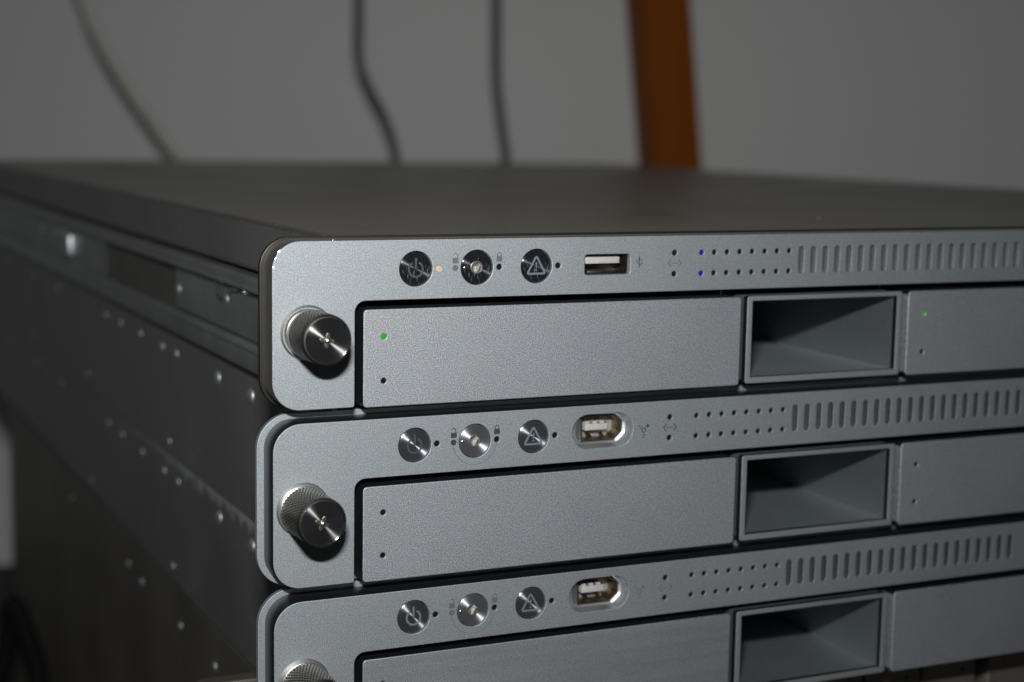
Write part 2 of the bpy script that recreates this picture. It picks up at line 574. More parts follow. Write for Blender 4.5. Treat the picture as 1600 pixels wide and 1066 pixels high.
def plate_outline():
    R = 7.0
    x0, x1, xi, zb, zs, zt = 0.0, 482.6, 20.8, 2.4, 28.6, 43.4
    p = []
    p += arcpts(x0 + R, zb + R, R, 180, 270, 10)
    p += arcpts(xi - 0.6, zb + 0.6, 0.6, 270, 360, 3)
    p += arcpts(xi + 2.8, zs - 2.8, 2.8, 180, 90, 8)
    p += arcpts(x1 - xi - 2.8, zs - 2.8, 2.8, 90, 0, 8)
    p += arcpts(x1 - xi + 0.6, zb + 0.6, 0.6, 180, 270, 3)
    p += arcpts(x1 - R, zb + R, R, 270, 360, 10)
    p += arcpts(x1 - R, zt - R, R, 0, 90, 10)
    p += arcpts(x0 + R, zt - R, R, 90, 180, 10)
    return p

def stadium_v(cx, z0, z1, w, n=6):
    r = w / 2
    return arcpts(cx, z1 - r, r, 0, 180, n) + arcpts(cx, z0 + r, r, 180, 360, n)

def stadium_h(x0, x1, z0, z1, n=12):
    r = (z1 - z0) / 2
    cz = (z0 + z1) / 2
    return arcpts(x1 - r, cz, r, -90, 90, n) + arcpts(x0 + r, cz, r, 90, 270, n)

HOLES = [(42.7, 36.15), (59.3, 36.15), (75.9, 36.15), (110.45, 38.85), (110.45, 33.25)]
BTN = [(36.7, 36.15), (53.15, 36.15), (69.75, 36.15)]
USB = (83.6, 33.45, 97.0, 38.85)
FWP = (81.0, 99.1, 31.85, 41.0)

def face_splines(kind):
    s = [plate_outline()]
    for (x, z) in BTN:
        s.append(circ(x, z, 4.42, 48))
    for (x, z) in HOLES:
        s.append(circ(x, z, HR + 0.04, 18))
    for z in DOT_Z:
        for x in DOT_X:
            s.append(circ(x, z, HR, 16))
    for x in SLOT_X:
        s.append(stadium_v(x, 32.45, 39.95, 1.75))
    if kind == 'usb':
        s.append(rrect(*USB, 0.8, 4))
    else:
        s.append(stadium_h(*FWP))
    return s

def knurl(amp, turns, pitch):
    def f(a, y):
        u = (a / (2 * math.pi) * turns + y / pitch) % 1
        v = (a / (2 * math.pi) * turns - y / pitch) % 1
        g1 = max(0, 1 - abs(u - 0.5) * 4)     # grooves where these rise
        g2 = max(0, 1 - abs(v - 0.5) * 4)
        return -amp * max(g1, g2 * 0.75)
    return f

def symbol(name, key, splines, mat, parent, y=-0.02, t=0.06, loc=(0, 0, 0)):
    me = plate_mesh(key, splines, y, t, mat)
    return obj(name, me, parent, loc)

def disc_button(parent, x, z, mat, name, tilt=0.0):
    me = lathe_mesh([(0, 0), (1.4, 0), (3.95, 0), (4.2, 0.22), (4.22, 2.6), (0, 2.6)], 64, mat, key='btn' + mat.name)
    return obj(name, me, parent, (x, 0.18, z))

def make_thumbscrew(parent, x, z, style):
    R = 6.15
    if style == 'old':
        y_coll, y_k0, y_k1 = -5.0, -5.2, -14.0
        body = [(R - 0.25, 0.5), (R - 0.25, -2.2), (R - 0.55, -2.3), (R - 0.55, -2.9), (R - 0.1, -3.0), (R - 0.1, -4.4), (R - 0.6, -4.9)]
        amp = 0.4; turns = 44
    else:
        body = [(R + 0.1, 0.5), (R + 0.1, -0.5), (R - 0.05, -0.8), (R - 0.45, -0.95), (R - 0.45, -1.7)]
        y_k0, y_k1 = -1.7, -14.2
        amp = 0.42; turns = 44
    L = 15.0
    root = obj('thumbscrew', lathe_mesh(body + [(R - 0.9, y_k0), (0, y_k0)], 72, M['collar_old' if style == 'old' else 'collar'], key='coll' + style), parent, (x, 0, z))
    # the bright spot-faced ring cut into the plate round the screw
    ring = lathe_mesh([(R + 0.08, 0.3), (R + 0.1, -0.42), (R + 0.2, -0.44), (R + 0.62, -0.03), (R + 0.63, 0.3)], 72, M['washer'], key='washer')
    obj('washer', ring, root)
    steps = 72
    yy = [y_k0 + (y_k1 - y_k0) * i / steps for i in range(steps + 1)]
    prof = [(R - 0.5, y_k0 + 0.02)] + [(R, y) for y in yy]
    kn = lathe_mesh(prof, 352, M['knurl_old' if style == 'old' else 'knurl'], key='knurl' + style, rfun=knurl(amp, turns, 2.0), angle=50)
    obj('knurled_grip', kn, root)
    lip = lathe_mesh([(R - 0.12, y_k1 + 0.05), (R - 0.12, -L + 0.45), (R - 0.5, -L + 0.05), (R - 0.75, -L)], 96, M['rim'], key='lip' + style)
    obj('rim', lip, root)
    cap = lathe_mesh([(R - 0.75, 0), (R - 0.9, 0.12), (1.3, 0.06), (0, 0.06)], 96, M['cap'], key='cap')
    obj('turned_face', cap, root, (0, -L, 0))
    # four-lobed driver recess with a domed centre
    pts = []
    for i in range(72):
        a = 2 * math.pi * i / 72
        r = 1.3 + 0.55 * math.cos(4 * a + (0.6 if style == 'old' else 1.5))
        pts.append((r * math.cos(a), r * math.sin(a)))
    obj('driver_recess', plate_mesh('rec' + style, [pts], -L - 0.06, 0.2, M['recess'], 0.08, 2), root)
    dome = [(0.72 * math.cos(t * math.pi / 2 / 6), -0.55 * math.sin(t * math.pi / 2 / 6)) for t in range(7)]
    obj('centre_dome', lathe_mesh(dome, 24, M['collar'], key='dome'), root, (0, -L - 0.05, 0))
    return root

def lens(parent, x, z, mat, depth=0.9, r=HR + 0.03):
    me = lathe_mesh([(0, -0.1), (r * 0.6, -0.07), (r, 0.02), (r, 1.0), (0, 1.0)], 16, mat, key='lens%s%.2f' % (mat.name, r))
    return obj('indicator_light', me, parent, (x, depth, z))

def hexa(r, a0=0.3):
    return circ(0, 0, r, 6, a0)

def power_sym():
    out = []
    out += stroke(arcpts(0, -0.15, 1.85, 118, 422, 28), 0.5)
    out += [rrect(-0.26, -0.1, 0.26, 2.75, 0.25, 4)]
    return out

def warn_sym():
    tri = []
    c = [(0, 2.55), (-2.55, -1.95), (2.55, -1.95)]
    for i in range(3):
        p = Vector(c[i]); a = (Vector(c[i - 1]) - p).normalized(); b = (Vector(c[(i + 1) % 3]) - p).normalized()
        for t in range(5):
            s = t / 4
            tri.append(tuple(p + (a * (1 - s) ** 2 + b * s ** 2) * 0.55))
    o = stroke(tri, 0.5, True)
    o.append([(-0.24, 0.95), (-0.13, -0.55), (0.13, -0.55), (0.24, 0.95)][::-1])
    o.append(circ(0, -1.05, 0.25, 12))
    return o

def lock_sym(open_):
    o = [rrect(-0.8, -1.0, 0.8, 0.35, 0.12, 2)]
    if open_:
        o += stroke([(0.55, 0.3), (0.55, 0.95)] + arcpts(0.0, 0.95, 0.52, 0, 180, 8)[1:], 0.2)
    else:
        o += stroke([(0.52, 0.3), (0.52, 0.75)] + arcpts(0.0, 0.75, 0.52, 0, 180, 8)[1:] + [(-0.52, 0.3)], 0.22)
    return o

def usb_sym():
    o = [circ(0, -1.75, 0.34, 12)]
    o += stroke([(0, -1.45), (0, 1.55)], 0.19)
    o += [[(-0.24, 1.5), (0.24, 1.5), (0, 1.95)]]
    o += stroke([(0.065, -0.9), (0.75, -0.25), (0.75, 0.45)], 0.19)
    o += [[(0.58, 0.47), (0.92, 0.47), (0.92, 0.8), (0.58, 0.8)]]
    o += stroke([(-0.065, -0.55), (-0.75, 0.05), (-0.75, 0.55)], 0.19)
    o += [circ(-0.75, 0.75, 0.2, 10)]
    return o

def fire_sym():
    o = stroke(circ(0, 0, 0.6, 20), 0.26, True)
    cx, cz = 1.12, 1.14
    o.append([(cx + 0.56 * math.cos(t + math.radians(40)), cz + 0.56 * math.sin(t + math.radians(40))) for t in (math.pi / 4, 3 * math.pi / 4, 5 * math.pi / 4, 7 * math.pi / 4)])
    o += stroke([(-1.75, 0.95), (-1.15, 1.6)], 0.2)
    o += stroke([(-1.2, 0.5), (-0.6, 1.15)], 0.2)
    for z in (-1.25, -1.85):
        o += stroke([(-0.45, z), (0.45, z)], 0.2)
    return o

def net_sym():
    o = stroke([(-1.15, 1.0), (-1.95, 0), (-1.15, -1.0)], 0.26)
    o += stroke([(1.15, 1.0), (1.95, 0), (1.15, -1.0)], 0.26)
    for x in (-0.72, 0, 0.72):
        o.append(circ(x, 0, 0.2, 10))
    return o

def port_usb(parent):
    x0, z0, x1, z1 = USB
    root = obj('usb_port', plate_mesh('usbshell', [rrect(x0 - 0.4, z0 - 0.4, x1 + 0.4, z1 + 0.4, 0.9, 4), rrect(x0 + 0.28, z0 + 0.28, x1 - 0.32, z1 - 0.28, 0.5, 4)], 0.9, 9, M['port_shell'], 0.08), parent)
    box('port_back', x0, x1, 9.0, 9.6, z0, z1, M['port_steel'], root, key='usbback')
    box('tongue', x0 + 1.0, x1 - 2.4, 1.5, 8.6, z1 - 2.55, z1 - 0.85, M['tongue'], root, 0.12, key='usbt')
    bm = bmesh.new()
    for i in range(4):
        xx = x0 + 2.4 + i * 2.3
        box_bm(bm, xx, xx + 1.0, 2.2, 8, z1 - 2.72, z1 - 2.56)
    obj('contact_pins', from_bm(bm, 'contact_pins', M['contact']), root)
    bm = bmesh.new()
    box_bm(bm, x0 + 2.5, x0 + 6.5, 3.2, 7.5, z0 + 0.28, z0 + 0.75, 0.1)
    obj('spring_contact', from_bm(bm, 'spring_contact', M['collar']), root)
    box('latch_window', x1 - 0.45, x1 - 0.30, 3.2, 5.2, z0 + 1.9, z0 + 2.5, M['hole'], root)
    return root

def dee(x0, x1, z0, z1, ch, n):
    """connector outline: square left, chamfered right; sampled by n points evenly by angle"""
    poly = [(x0, z0), (x1 - ch, z0), (x1, z0 + ch * 0.85), (x1, z1 - ch * 0.85), (x1 - ch, z1), (x0, z1)]
    return sample_poly(poly, n)

def sample_poly(poly, n, c=None):
    cx = sum(p[0] for p in poly) / len(poly) if c is None else c[0]
    cz = sum(p[1] for p in poly) / len(poly) if c is None else c[1]
    out = []
    for i in range(n):
        a = 2 * math.pi * i / n
        dx, dz = math.cos(a), math.sin(a)
        best = None
        for k in range(len(poly)):
            ax, az = poly[k]; bx, bz = poly[(k + 1) % len(poly)]
            ex, ez = bx - ax, bz - az
            den = dx * ez - dz * ex
            if abs(den) < 1e-9:
                continue
            t = ((ax - cx) * ez - (az - cz) * ex) / den
            u = ((ax - cx) * dz - (az - cz) * dx) / den
            if t > 0 and -1e-6 <= u <= 1 + 1e-6 and (best is None or t < best):
                best = t
        out.append((cx + dx * best, cz + dz * best))
    return out

def port_firewire(parent):
    n = 96
    c = (90.6, 36.45)
    outer = sample_poly([(x, z) for x, z in stadium_h(*FWP, n=24)], n, c)
    dpoly = [(84.9, 33.2), (94.9, 33.2), (97.3, 35.3), (97.3, 38.2), (94.9, 40.1), (84.9, 40.1)]
    inner = sample_poly(dpoly, n, c)
    if 'dish' not in _cache:
        bm = bmesh.new()
        rings = []
        for t, y in ((-0.04, 0.05), (0.0, 0.7), (0.35, 1.9), (0.55, 2.6), (0.97, 3.0), (1.0, 3.1), (1.0, 3.6)):
            rings.append([bm.verts.new(((o[0] + (i[0] - o[0]) * t) * MM, y * MM, (o[1] + (i[1] - o[1]) * t) * MM)) for o, i in zip(outer, inner)])
        for A, B in zip(rings, rings[1:]):
            for k in range(n):
                bm.faces.new((A[k], A[(k + 1) % n], B[(k + 1) % n], B[k]))
        me = bpy.data.meshes.new('dish'); 
        bmesh.ops.recalc_face_normals(bm, faces=bm.faces)
        bm.to_mesh(me); bm.free(); finish(me, M['dish'], 25)
        _cache['dish'] = me
    root = obj('firewire_port', _cache['dish'], parent)
    grow = lambda p, g: [(c[0] + (x - c[0]) * g, c[1] + (z - c[1]) * g) for x, z in p]
    obj('port_shell', plate_mesh('fwshell', [dpoly, grow(dpoly, 0.93)], 3.0, 9, M['port_steel'], 0.0), root)
    obj('shell_lip', plate_mesh('fwlip', [grow(dpoly, 1.0), grow(dpoly, 0.95)], 2.7, 0.5, M['port_shell'], 0.08), root)
    box('port_back', 84.5, 97.5, 11.5, 12.2, 33, 40.3, M['port_steel'], root, key='fwback')
    bm = bmesh.new()
    box_bm(bm, 86.9, 93.6, 4.2, 11.5, 35.9, 37.6, 0.1)
    for i in range(3):
        box_bm(bm, 87.3 + i * 2.2, 88.6 + i * 2.2, 5.0, 11.5, 37.6, 38.15)
    obj('tongue', from_bm(bm, 'tongue', M['tongue'], key=None), root)
    bm = bmesh.new()
    for i in range(3):
        box_bm(bm, 88.65 + i * 2.2, 89.45 + i * 2.2, 4.8, 11.5, 37.6, 37.75)
    obj('contact_pins', from_bm(bm, 'contact_pins', M['contact']), root)
    bm = bmesh.new()
    for (xa, xb) in ((88.0, 89.4), (92.0, 93.2)):
        vs = [(xa, 4.5, 33.5), (xb, 4.5, 33.5), (xb + 1.2, 10, 34.6), (xa + 1.2, 10, 34.6)]
        f1 = [bm.verts.new(Vector(p) * MM) for p in vs]
        f2 = [bm.verts.new(Vector((p[0], p[1], p[2] + 0.25)) * MM) for p in vs]
        bm.faces.new(f1[::-1]); bm.faces.new(f2)
        for k in range(4):
            bm.faces.new((f1[k], f1[(k + 1) % 4], f2[(k + 1) % 4], f2[k]))
    obj('spring_contact', from_bm(bm, 'spring_contact', M['port_steel']), root)
    return root

def make_tray(root, x0, x1, holes, mat, lights, label=None):
    key = 'tray%d%s%s' % (x0, mat.name, len(holes))
    s = [rrect(x0, 2.1, x1, 26.4, 1.0, 4)] + [circ(x0 + hx, hz, HR - 0.02, 16) for hx, hz in holes]
    t = obj('drive_tray', plate_mesh(key, s, 0.0, 14, mat, 0.22, 2, M['edge']), root)
    box('tray_body', x0 + 0.6, x1 - 0.6, 14.05, 120, 2.6, 25.6, M['interior'], t, key='tb%d' % x0)
    for (hx, hz), lm in zip(holes, lights):
        lens(t, x0 + hx, hz, lm, 0.45 if lm is M['led_green'] else 0.5, HR)
    if label:
        t['label'] = label
    return t

def make_vent(root, x0, x1):
    t = obj('air_vent', plate_mesh('vent%d' % x0, [rrect(x0, 2.4, x1, 26.5, 0.7, 3), rrect(x0 + 1.65, 4.1, x1 - 1.65, 25.2, 0.15, 2)], 0.0, 2.2, M['vent'], 0.16, 1, M['edge']), root)
    a, b, c, d = x0 + 1.65, x1 - 1.65, 4.1, 25.2
    for nm, bb in (('duct_floor', (a - 0.9, b + 0.9, 2.22, 96, c - 1.0, c)), ('duct_roof', (a - 0.9, b + 0.9, 2.22, 96, d, d + 0.9)),
                   ('duct_wall', (a - 0.9, a, 2.22, 96, c, d)), ('duct_wall', (b, b + 0.9, 2.22, 96, c, d))):
        box(nm, *bb, M['duct'], t, key='duct%s%.1f' % (nm, bb[0]))
    box('duct_back', a - 1.4, b + 1.4, 96, 97, c - 1.4, d + 1.2, M['interior'], t, key='db%d' % x0)
    return t

RIV_Y = (80.7, 117.7, 171.8, 192.6, 227.6, 263.0, 290.5, 400, 470, 560, 640)
rv_prof = [(2.0 * math.cos(t * math.pi / 2 / 5), -0.85 * math.sin(t * math.pi / 2 / 5)) for t in range(6)]

def rivet_mesh(r):
    key = 'rivet%.2f' % r
    if key in _cache:
        return _cache[key]
    bm = bmesh.new()
    n = 16; rings = []
    for t in range(6):
        rr = r * math.cos(t * math.pi / 10); h = -0.42 * r * math.sin(t * math.pi / 10)
        if t == 5:
            rings.append([bm.verts.new((h * MM, 0, 0))])
        else:
            rings.append([bm.verts.new((h * MM, rr * math.cos(2 * math.pi * k / n) * MM, rr * math.sin(2 * math.pi * k / n) * MM)) for k in range(n)])
    for A, B in zip(rings, rings[1:]):
        for k in range(n):
            if len(B) == 1:
                bm.faces.new((A[k], A[(k + 1) % n], B[0]))
            else:
                bm.faces.new((A[k], A[(k + 1) % n], B[(k + 1) % n], B[k]))
    return from_bm(bm, 'rivet', M['rivet'], 60, key)

CX = 17.76
def make_case(root, k):
    side = M['side_scuff'] if k == 2 else M['side']
    W = 482.6
    z0, z1 = (0.15, 44.3) if k else (0.15, 43.75)
    if k == 0:
        # lid: thin folded sheet with a rounded edge and a side skirt
        bm = bmesh.new()
        prof = [(CX + 0.25, 29.5), (CX - 0.2, 29.6), (CX - 0.2, 30.2), (CX, 30.4), (CX, 42.4), (CX + 0.35, 43.3), (CX + 1.2, 43.75)]
        full = prof + [(W - x, z) for x, z in prof[::-1]]
        fr = [bm.verts.new((x * MM, 8.3 * MM, z * MM)) for x, z in full]
        bk = [bm.verts.new((x * MM, 711 * MM, z * MM)) for x, z in full]
        for i in range(len(full) - 1):
            bm.faces.new((fr[i], fr[i + 1], bk[i + 1], bk[i]))
        bm.faces.new(fr[::-1]); bm.faces.new(bk)
        lid = obj('lid', from_bm(bm, 'lid', M['lid'], 20), root)
        for sx in (0, 1):
            xa = CX - 0.06 if sx == 0 else W - CX
            box('lid_side_tone', xa, xa + 0.06, 8.4, 710.9, 30.5, 42.6, M['side'], lid)  # thin added overlay; its tone imitates the light on the lid's side
        box('chassis', CX + 1.3, W - CX - 1.3, 130, 708, 0.4, 29.2, M['black'], root)
        box('side_panel', CX, CX + 1.2, 8.3, 709, z0, 28.3, M['rail_dark'], root)
        box('side_panel', W - CX - 1.2, W - CX, 8.3, 709, z0, 28.3, M['rail_dark'], root)
        # slide rail screwed to the side
        rb = bmesh.new()
        X0 = CX - 2.6
        box_bm(rb, X0, CX - 0.02, 12, 700, 23.8, 27.7, 0.5)
        box_bm(rb, X0, CX - 0.02, 12, 700, 1.1, 8.4, 0.5)
        rail = obj('slide_rail', from_bm(rb, 'slide_rail', M['rail']), root)
        box('rail_lip', X0 - 0.35, X0, 12.5, 699, 23.9, 24.9, M['rail'], rail)
        box('rail_lip', X0 - 0.35, X0, 12.5, 699, 6.9, 7.9, M['rail'], rail)
        box('rail_slider', CX - 0.7, CX - 0.02, 30, 168, 9.4, 22.8, M['rail'], rail, 0.4)
        bm = bmesh.new()
        pr = [(CX - 0.02, 285), (CX - 0.75, 325), (CX - 0.75, 690), (CX - 0.02, 690)]
        lo = [bm.verts.new((x * MM, y * MM, 8.6 * MM)) for x, y in pr]
        hi = [bm.verts.new((x * MM, y * MM, 23.6 * MM)) for x, y in pr]
        bm.faces.new(lo[::-1]); bm.faces.new(hi)
        for i in range(4):
            bm.faces.new((lo[i], lo[(i + 1) % 4], hi[(i + 1) % 4], hi[i]))
        obj('rail_block', from_bm(bm, 'rail_block', M['rail']), rail)
        for (y, z, r) in ((169.1 - 5, 15.6, 1.9), (103.8, 18.5, 1.5), (96, 21.6, 1.2), (109.5, 23.4, 1.7), (438, 17.7, 2.3), (389, 19.7, 2.3), (405, 17.0, 1.8), (445, 7.6, 2.3), (375, 20.4, 1.8)):
            o = obj('rail_rivet', rivet_mesh(r), rail); o.location = Vector((CX - 0.75 if y > 300 else CX - 0.7, y, z)) * MM
        lt = box('rail_latch', CX - 3.2, CX - 0.7, 355, 368, 11.5, 20.5, M['rivet'], rail, 1.1)
        hk = tube('latch_wire', [(X0 + 0.8, 112, 23.6), (X0 + 0.0, 108, 22.4), (X0 - 0.2, 106, 20.4), (X0 + 0.6, 104.5, 18.9)], 0.4, M['chip'], 8, rail, 4)
        hk2 = tube('latch_wire', [(X0 + 0.8, 96.5, 21.2), (X0 + 0.0, 93, 22.6), (X0 + 0.4, 88, 23.0)], 0.35, M['chip'], 8, rail, 4)
    else:
        bx_ = box('side_panel', CX, CX + 1.2, 8.3, 711, z0, z1, side, root)
        box('side_panel', W - CX - 1.2, W - CX, 8.3, 711, z0, z1, side, root)
        box('lid', CX + 1.25, W - CX - 1.25, 8.3, 711, z1 - 1.2, z1 - 0.1, M['side'], root)
        box('chassis', CX + 1.3, W - CX - 1.3, 130, 708, 0.4, z1 - 1.3, M['black'], root)
        for y in RIV_Y:
            o = obj('rivet', rivet_mesh(2.35 if y < 130 else 1.8), root)
            o.location = Vector((CX, y, 36.95 + random.uniform(-.2, .2))) * MM
        extra = ((332.5, 7.1), (183.5, 4.6), (476.8, 5.7)) if k == 1 else ((329.4, 4.9), (180.6, 5.1))
        for y, z in extra:
            o = obj('rivet', rivet_mesh(1.6), root)
            o.location = Vector((CX, y, z)) * MM
    box('back_panel', CX + 1.3, W - CX - 1.3, 708.5, 710.8, 0.4, 42.6 if k else 43.0, M['side'], root)

def add_nick(root, x, z, pts, y=-0.05):
    me = plate_mesh(None, [[(x + a, z + b) for a, b in pts]], y, 0.3, M['chip'], 0.05)
    return obj('nick', me, root)

def make_server(k, label, kind):
    off = {0: (0, 0), 1: (0.2, 0.2), 2: (0.48, 0.57)}[k]
    z = {0: 0, 1: -44.35, 2: -88.95}[k]
    root = thing('rack_server', label, 'server', (off[0], off[1], z), 'aluminium rack servers in a stack')
    usb = kind == 'usb'
    fp = obj('front_plate', plate_mesh('face' + kind, face_splines(kind), 0.0, 8.0, M['plate'], 0.14, 1, M['edge_brown' if usb else 'edge_face']), root)
    # rear flange the plate is mounted on
    fl = rrect(-1.75, 1.0, 484.3, 44.7 - (0.3 if k == 0 else 0), 8.6, 12) if not usb else rrect(-0.7, 1.7, 483.3, 43.9, 7.6, 12)
    inner = [(22, 2.5), (22, 27.6), (460.6, 27.6), (460.6, 2.5)]
    # flange is two ears and a top strip: open below where the trays slide through
    ring = [fl, [(21.5, 1.9), (461.1, 1.9), (461.1, 28.4), (21.5, 28.4)]]
    obj('mounting_flange', plate_mesh('flange' + kind, ring, 8.05, 1.6, M['flange_dark'] if usb else M['plate'], 0.12), root)

    # lights behind the drilled holes
    lit = {}
    for i, (x, zz) in enumerate(HOLES):
        m_ = M['hole']
        if usb and i == 0:
            m_ = M['led_cream']
        o = lens(root, x, zz, m_, 0.3 if m_ is not M['hole'] else 0.5, HR + 0.06)
        if m_ is M['led_cream']:
            o['label'] = 'cream power light beside the power button'
    for zi, zz in enumerate(DOT_Z):
        for i, x in enumerate(DOT_X):
            m_ = M['led_blue'] if (usb and i == 0) else M['hole']
            o = lens(root, x, zz, m_, 0.35 if m_ is not M['hole'] else 0.5)
            if m_ is M['led_blue']:
                o['label'] = 'lit blue activity light'
    me = plate_mesh('slotfloor', [stadium_v(0, 32.3, 40.1, 1.9)], 0.8, 1.2, M['slot'])
    for x in SLOT_X:
        obj('vent_slot', me, root, (x, 0, 0))

    # buttons
    bmat = M['button_worn'] if usb else M['button']
    smat = M['symbol_dim'] if usb else M['symbol']
    b = disc_button(root, *BTN[0][:1], BTN[0][1], bmat, 'power_button')
    symbol('power_symbol', 'pw' + kind, power_sym(), M['symbol_dim'] if k < 2 else M['symbol'], b, y=-0.03) if k != 1 else \
        symbol('power_symbol', 'pw1', power_sym(), M['symbol_dim'], b, y=-0.03)
    ls = obj('lock_screw', plate_mesh('lockscrew' + bmat.name, [circ(0, 0, 4.2, 64), hexa(1.5)], 0.0, 2.4, bmat if usb else M['screw'], 0.14, 2), root, (BTN[1][0], 0.18, BTN[1][1]))
    obj('hex_socket', lathe_mesh([(1.6, 0.3), (1.2, 1.0), (0.5, 1.6), (0, 1.7)], 6, M['hex'], key='hexsock', angle=10), ls)
    rim = plate_mesh('hexrim', [circ(0, 0, 1.68, 36), hexa(1.4)], -0.03, 0.3, M['hex'], 0.06)
    obj('socket_rim', rim, ls)
    dm = [(0.5 * math.cos(t * math.pi / 12), -0.3 * math.sin(t * math.pi / 12)) for t in range(7)]
    obj('marker_pin', lathe_mesh(dm, 16, M['collar'], key='pin'), ls, (-3.3, 0, 0.0))
    wb = disc_button(root, BTN[2][0], BTN[2][1], bmat, 'warning_button')
    symbol('warning_symbol', 'wn', warn_sym(), M['symbol'], wb, y=-0.03)

    # print on the plate
    pm = {0: M['print_faint'], 1: M['print'], 2: M['print_faint']}[k]
    pmk = pm.name
    symbol('open_lock_mark', 'ol' + pmk, lock_sym(True), pm, fp, loc=(47.25, 0, 38.3))
    symbol('closed_lock_mark', 'cl' + pmk, lock_sym(False), pm, fp, loc=(59.25, 0, 38.55))
    symbol('dot_mark', 'dt' + pmk, [circ(0, 0, 0.78, 20)], pm, fp, loc=(47.2, 0, 36.15))
    if not usb:
        arc = stroke(arcpts(0, 0, 6.1, 188, 352, 40), 0.13)
        symbol('arc_mark', 'arc', arc, M['print_faint'], fp, loc=(BTN[1][0], 0, BTN[1][1]))
        port_firewire(root)
        symbol('firewire_mark', 'fw' + pmk, fire_sym(), pm, fp, loc=(102.45, 0, 35.8))
    else:
        port_usb(root)
        symbol('usb_mark', 'usb' + pmk, usb_sym(), pm, fp, loc=(99.75, 0, 36.4))
    symbol('network_mark', 'net' + pmk, net_sym(), pm, fp, loc=(110.5, 0, 36.05))

    # thumbscrews at both ends
    kx, kz = ((8.75, 21.3) if usb else (7.55, 22.1))
    make_thumbscrew(root, kx, kz, 'old' if usb else 'new')
    make_thumbscrew(root, 482.6 - kx, kz, 'old' if usb else 'new')

    # trays and vents
    H2 = [(5.35, 19.6), (5.35, 8.6)]
    G, D = M['led_green'], M['hole']
    lt = (G, D) if usb else (D, D)
    make_tray(root, 23.05, 131.95, H2, M['tray_smear'] if k == 2 else M['tray'], lt)
    make_vent(root, 133.95, 186.2)
    make_tray(root, 188.5, 297.4, [(5.7, 19.75), (5.7, 8.7)] if k < 2 else [], M['tray'], lt)
    make_vent(root, 299.5, 351.7)
    make_tray(root, 353.9, 459.6, H2 if k < 2 else [], M['tray'], lt)
    # slide runners and latches glimpsed in the gaps
    for x in (21.6, 132.6, 187.0):
        box('bay_divider', x, x + 0.5, 12, 130, 5.0, 27.2, M['edge'], root, key='div%.1f' % x)
    make_case(root, k)
    return root

s1 = make_server(0, 'topmost aluminium server with green and blue lights lit and a flat USB socket', 'usb')
s2 = make_server(1, 'middle aluminium server with sharp dark grey symbols printed beside its oval port', 'fw')
s3 = make_server(2, 'lowest aluminium server with no light holes in its second drive tray', 'fw')

# nicks on the top server's plate corner and top edge
for x, z, p in ((15.35, 43.55, [(-0.45, -0.1), (0.4, -0.12), (0.5, 0.1), (0.25, 0.38), (-0.1, 0.3)]),
                (1.9, 41.1, [(-0.5, -0.45), (0.15, 0.2), (0.25, 0.45), (-0.2, 0.15)]),
                (0.9, 39.1, [(-0.2, -0.6), (0.12, -0.3), (0.1, 0.5), (-0.15, 0.2)]),
                (0.35, 37.2, [(-0.15, -0.5), (0.1, -0.2), (0.12, 0.4), (-0.1, 0.3)])):
    add_nick(s1, x, z, p)

# rubbed marks on the fold of the lid, near its front corner
for (xa, ya, xb, yb, ww) in ((19.3, 11, 19.0, 42, 0.16), (20.4, 14, 19.6, 30, 0.12), (22.5, 10, 20.6, 24, 0.12), (24, 12, 23.2, 17, 0.1), (19.2, 46, 19.1, 58, 0.12)):
    bm = bmesh.new()
    d = Vector((xb - xa, yb - ya, 0)).normalized(); nn = Vector((-d.y, d.x, 0)) * ww / 2
    a, b = Vector((xa, ya, 43.765)), Vector((xb, yb, 43.765)); c = (a + b) / 2
    up_ = Vector((0, 0, 0.02))
    bm.faces.new([bm.verts.new(p * MM) for p in (a, c - nn, b, c + nn)])
    obj('scratch', from_bm(bm, 'scratch', M['symbol']), s1)

# orange fleck lying on the lid
bm = bmesh.new()
bmesh.ops.create_icosphere(bm, subdivisions=2, radius=1 * MM)
for v in bm.verts:
    v.co = Vector((v.co.x * 1.5, v.co.y * 1.0, v.co.z * 0.35)) * (1 + 0.35 * random.random())
fl = obj('fleck', from_bm(bm, 'fleck', M['rust'], 60))
fl.location = Vector((197.3, 57.3, 44.0)) * MM
tag(fl, 'tiny orange fleck lying on the dark top of the highest server', 'debris')

# ------------------------------------------------------------------ storage machine under the stack
raid = thing('storage_array', 'dark brown storage machine under the three servers, narrow drive modules set back', 'storage unit', (0, 22, FLOOR_Z))
RZ = FLOOR_Z
def rz(z):
    return z - RZ
top = -89.6
box('side_panel', CX, CX + 1.5, 8, 545, 3, rz(top), M['side_brown'], raid)
box('side_panel', 463.3, 464.8, 8, 545, 3, rz(top), M['side_brown'], raid)
box('chassis', CX + 1.6, 463.2, 14, 542, 3.2, rz(top) - 0.2, M['black'], raid)
obj('mounting_ear', plate_mesh(None, [rrect(-2.0, 3, CX - 0.3, rz(-87.2), (6, 1, 1, 3), 5)], 44.0, 6, M['side_brown'], 0.3), raid)
obj('mounting_ear', plate_mesh(None, [rrect(464.9, 3, 484.6, rz(-87.2), (1, 6, 3, 1), 5)], 44.0, 6, M['side_brown'], 0.3), raid)
for y, z in ((353, -101.4), (231.7, -101.4), (207.7, -102.3), (147.2, -101.9), (101.2, -101.9)):
    o = obj('rivet', rivet_mesh(1.7), raid); o.location = Vector((CX, y, rz(z))) * MM
pitch = 22.2
starts = [245.5 + pitch * i for i in range(9)] + [240.0 + 1.2 - pitch * (i + 1) for i in range(10)]
hs = [(6.2, rz(-96.0)), (15.9, rz(-95.7)), (15.9, rz(-98.8))]
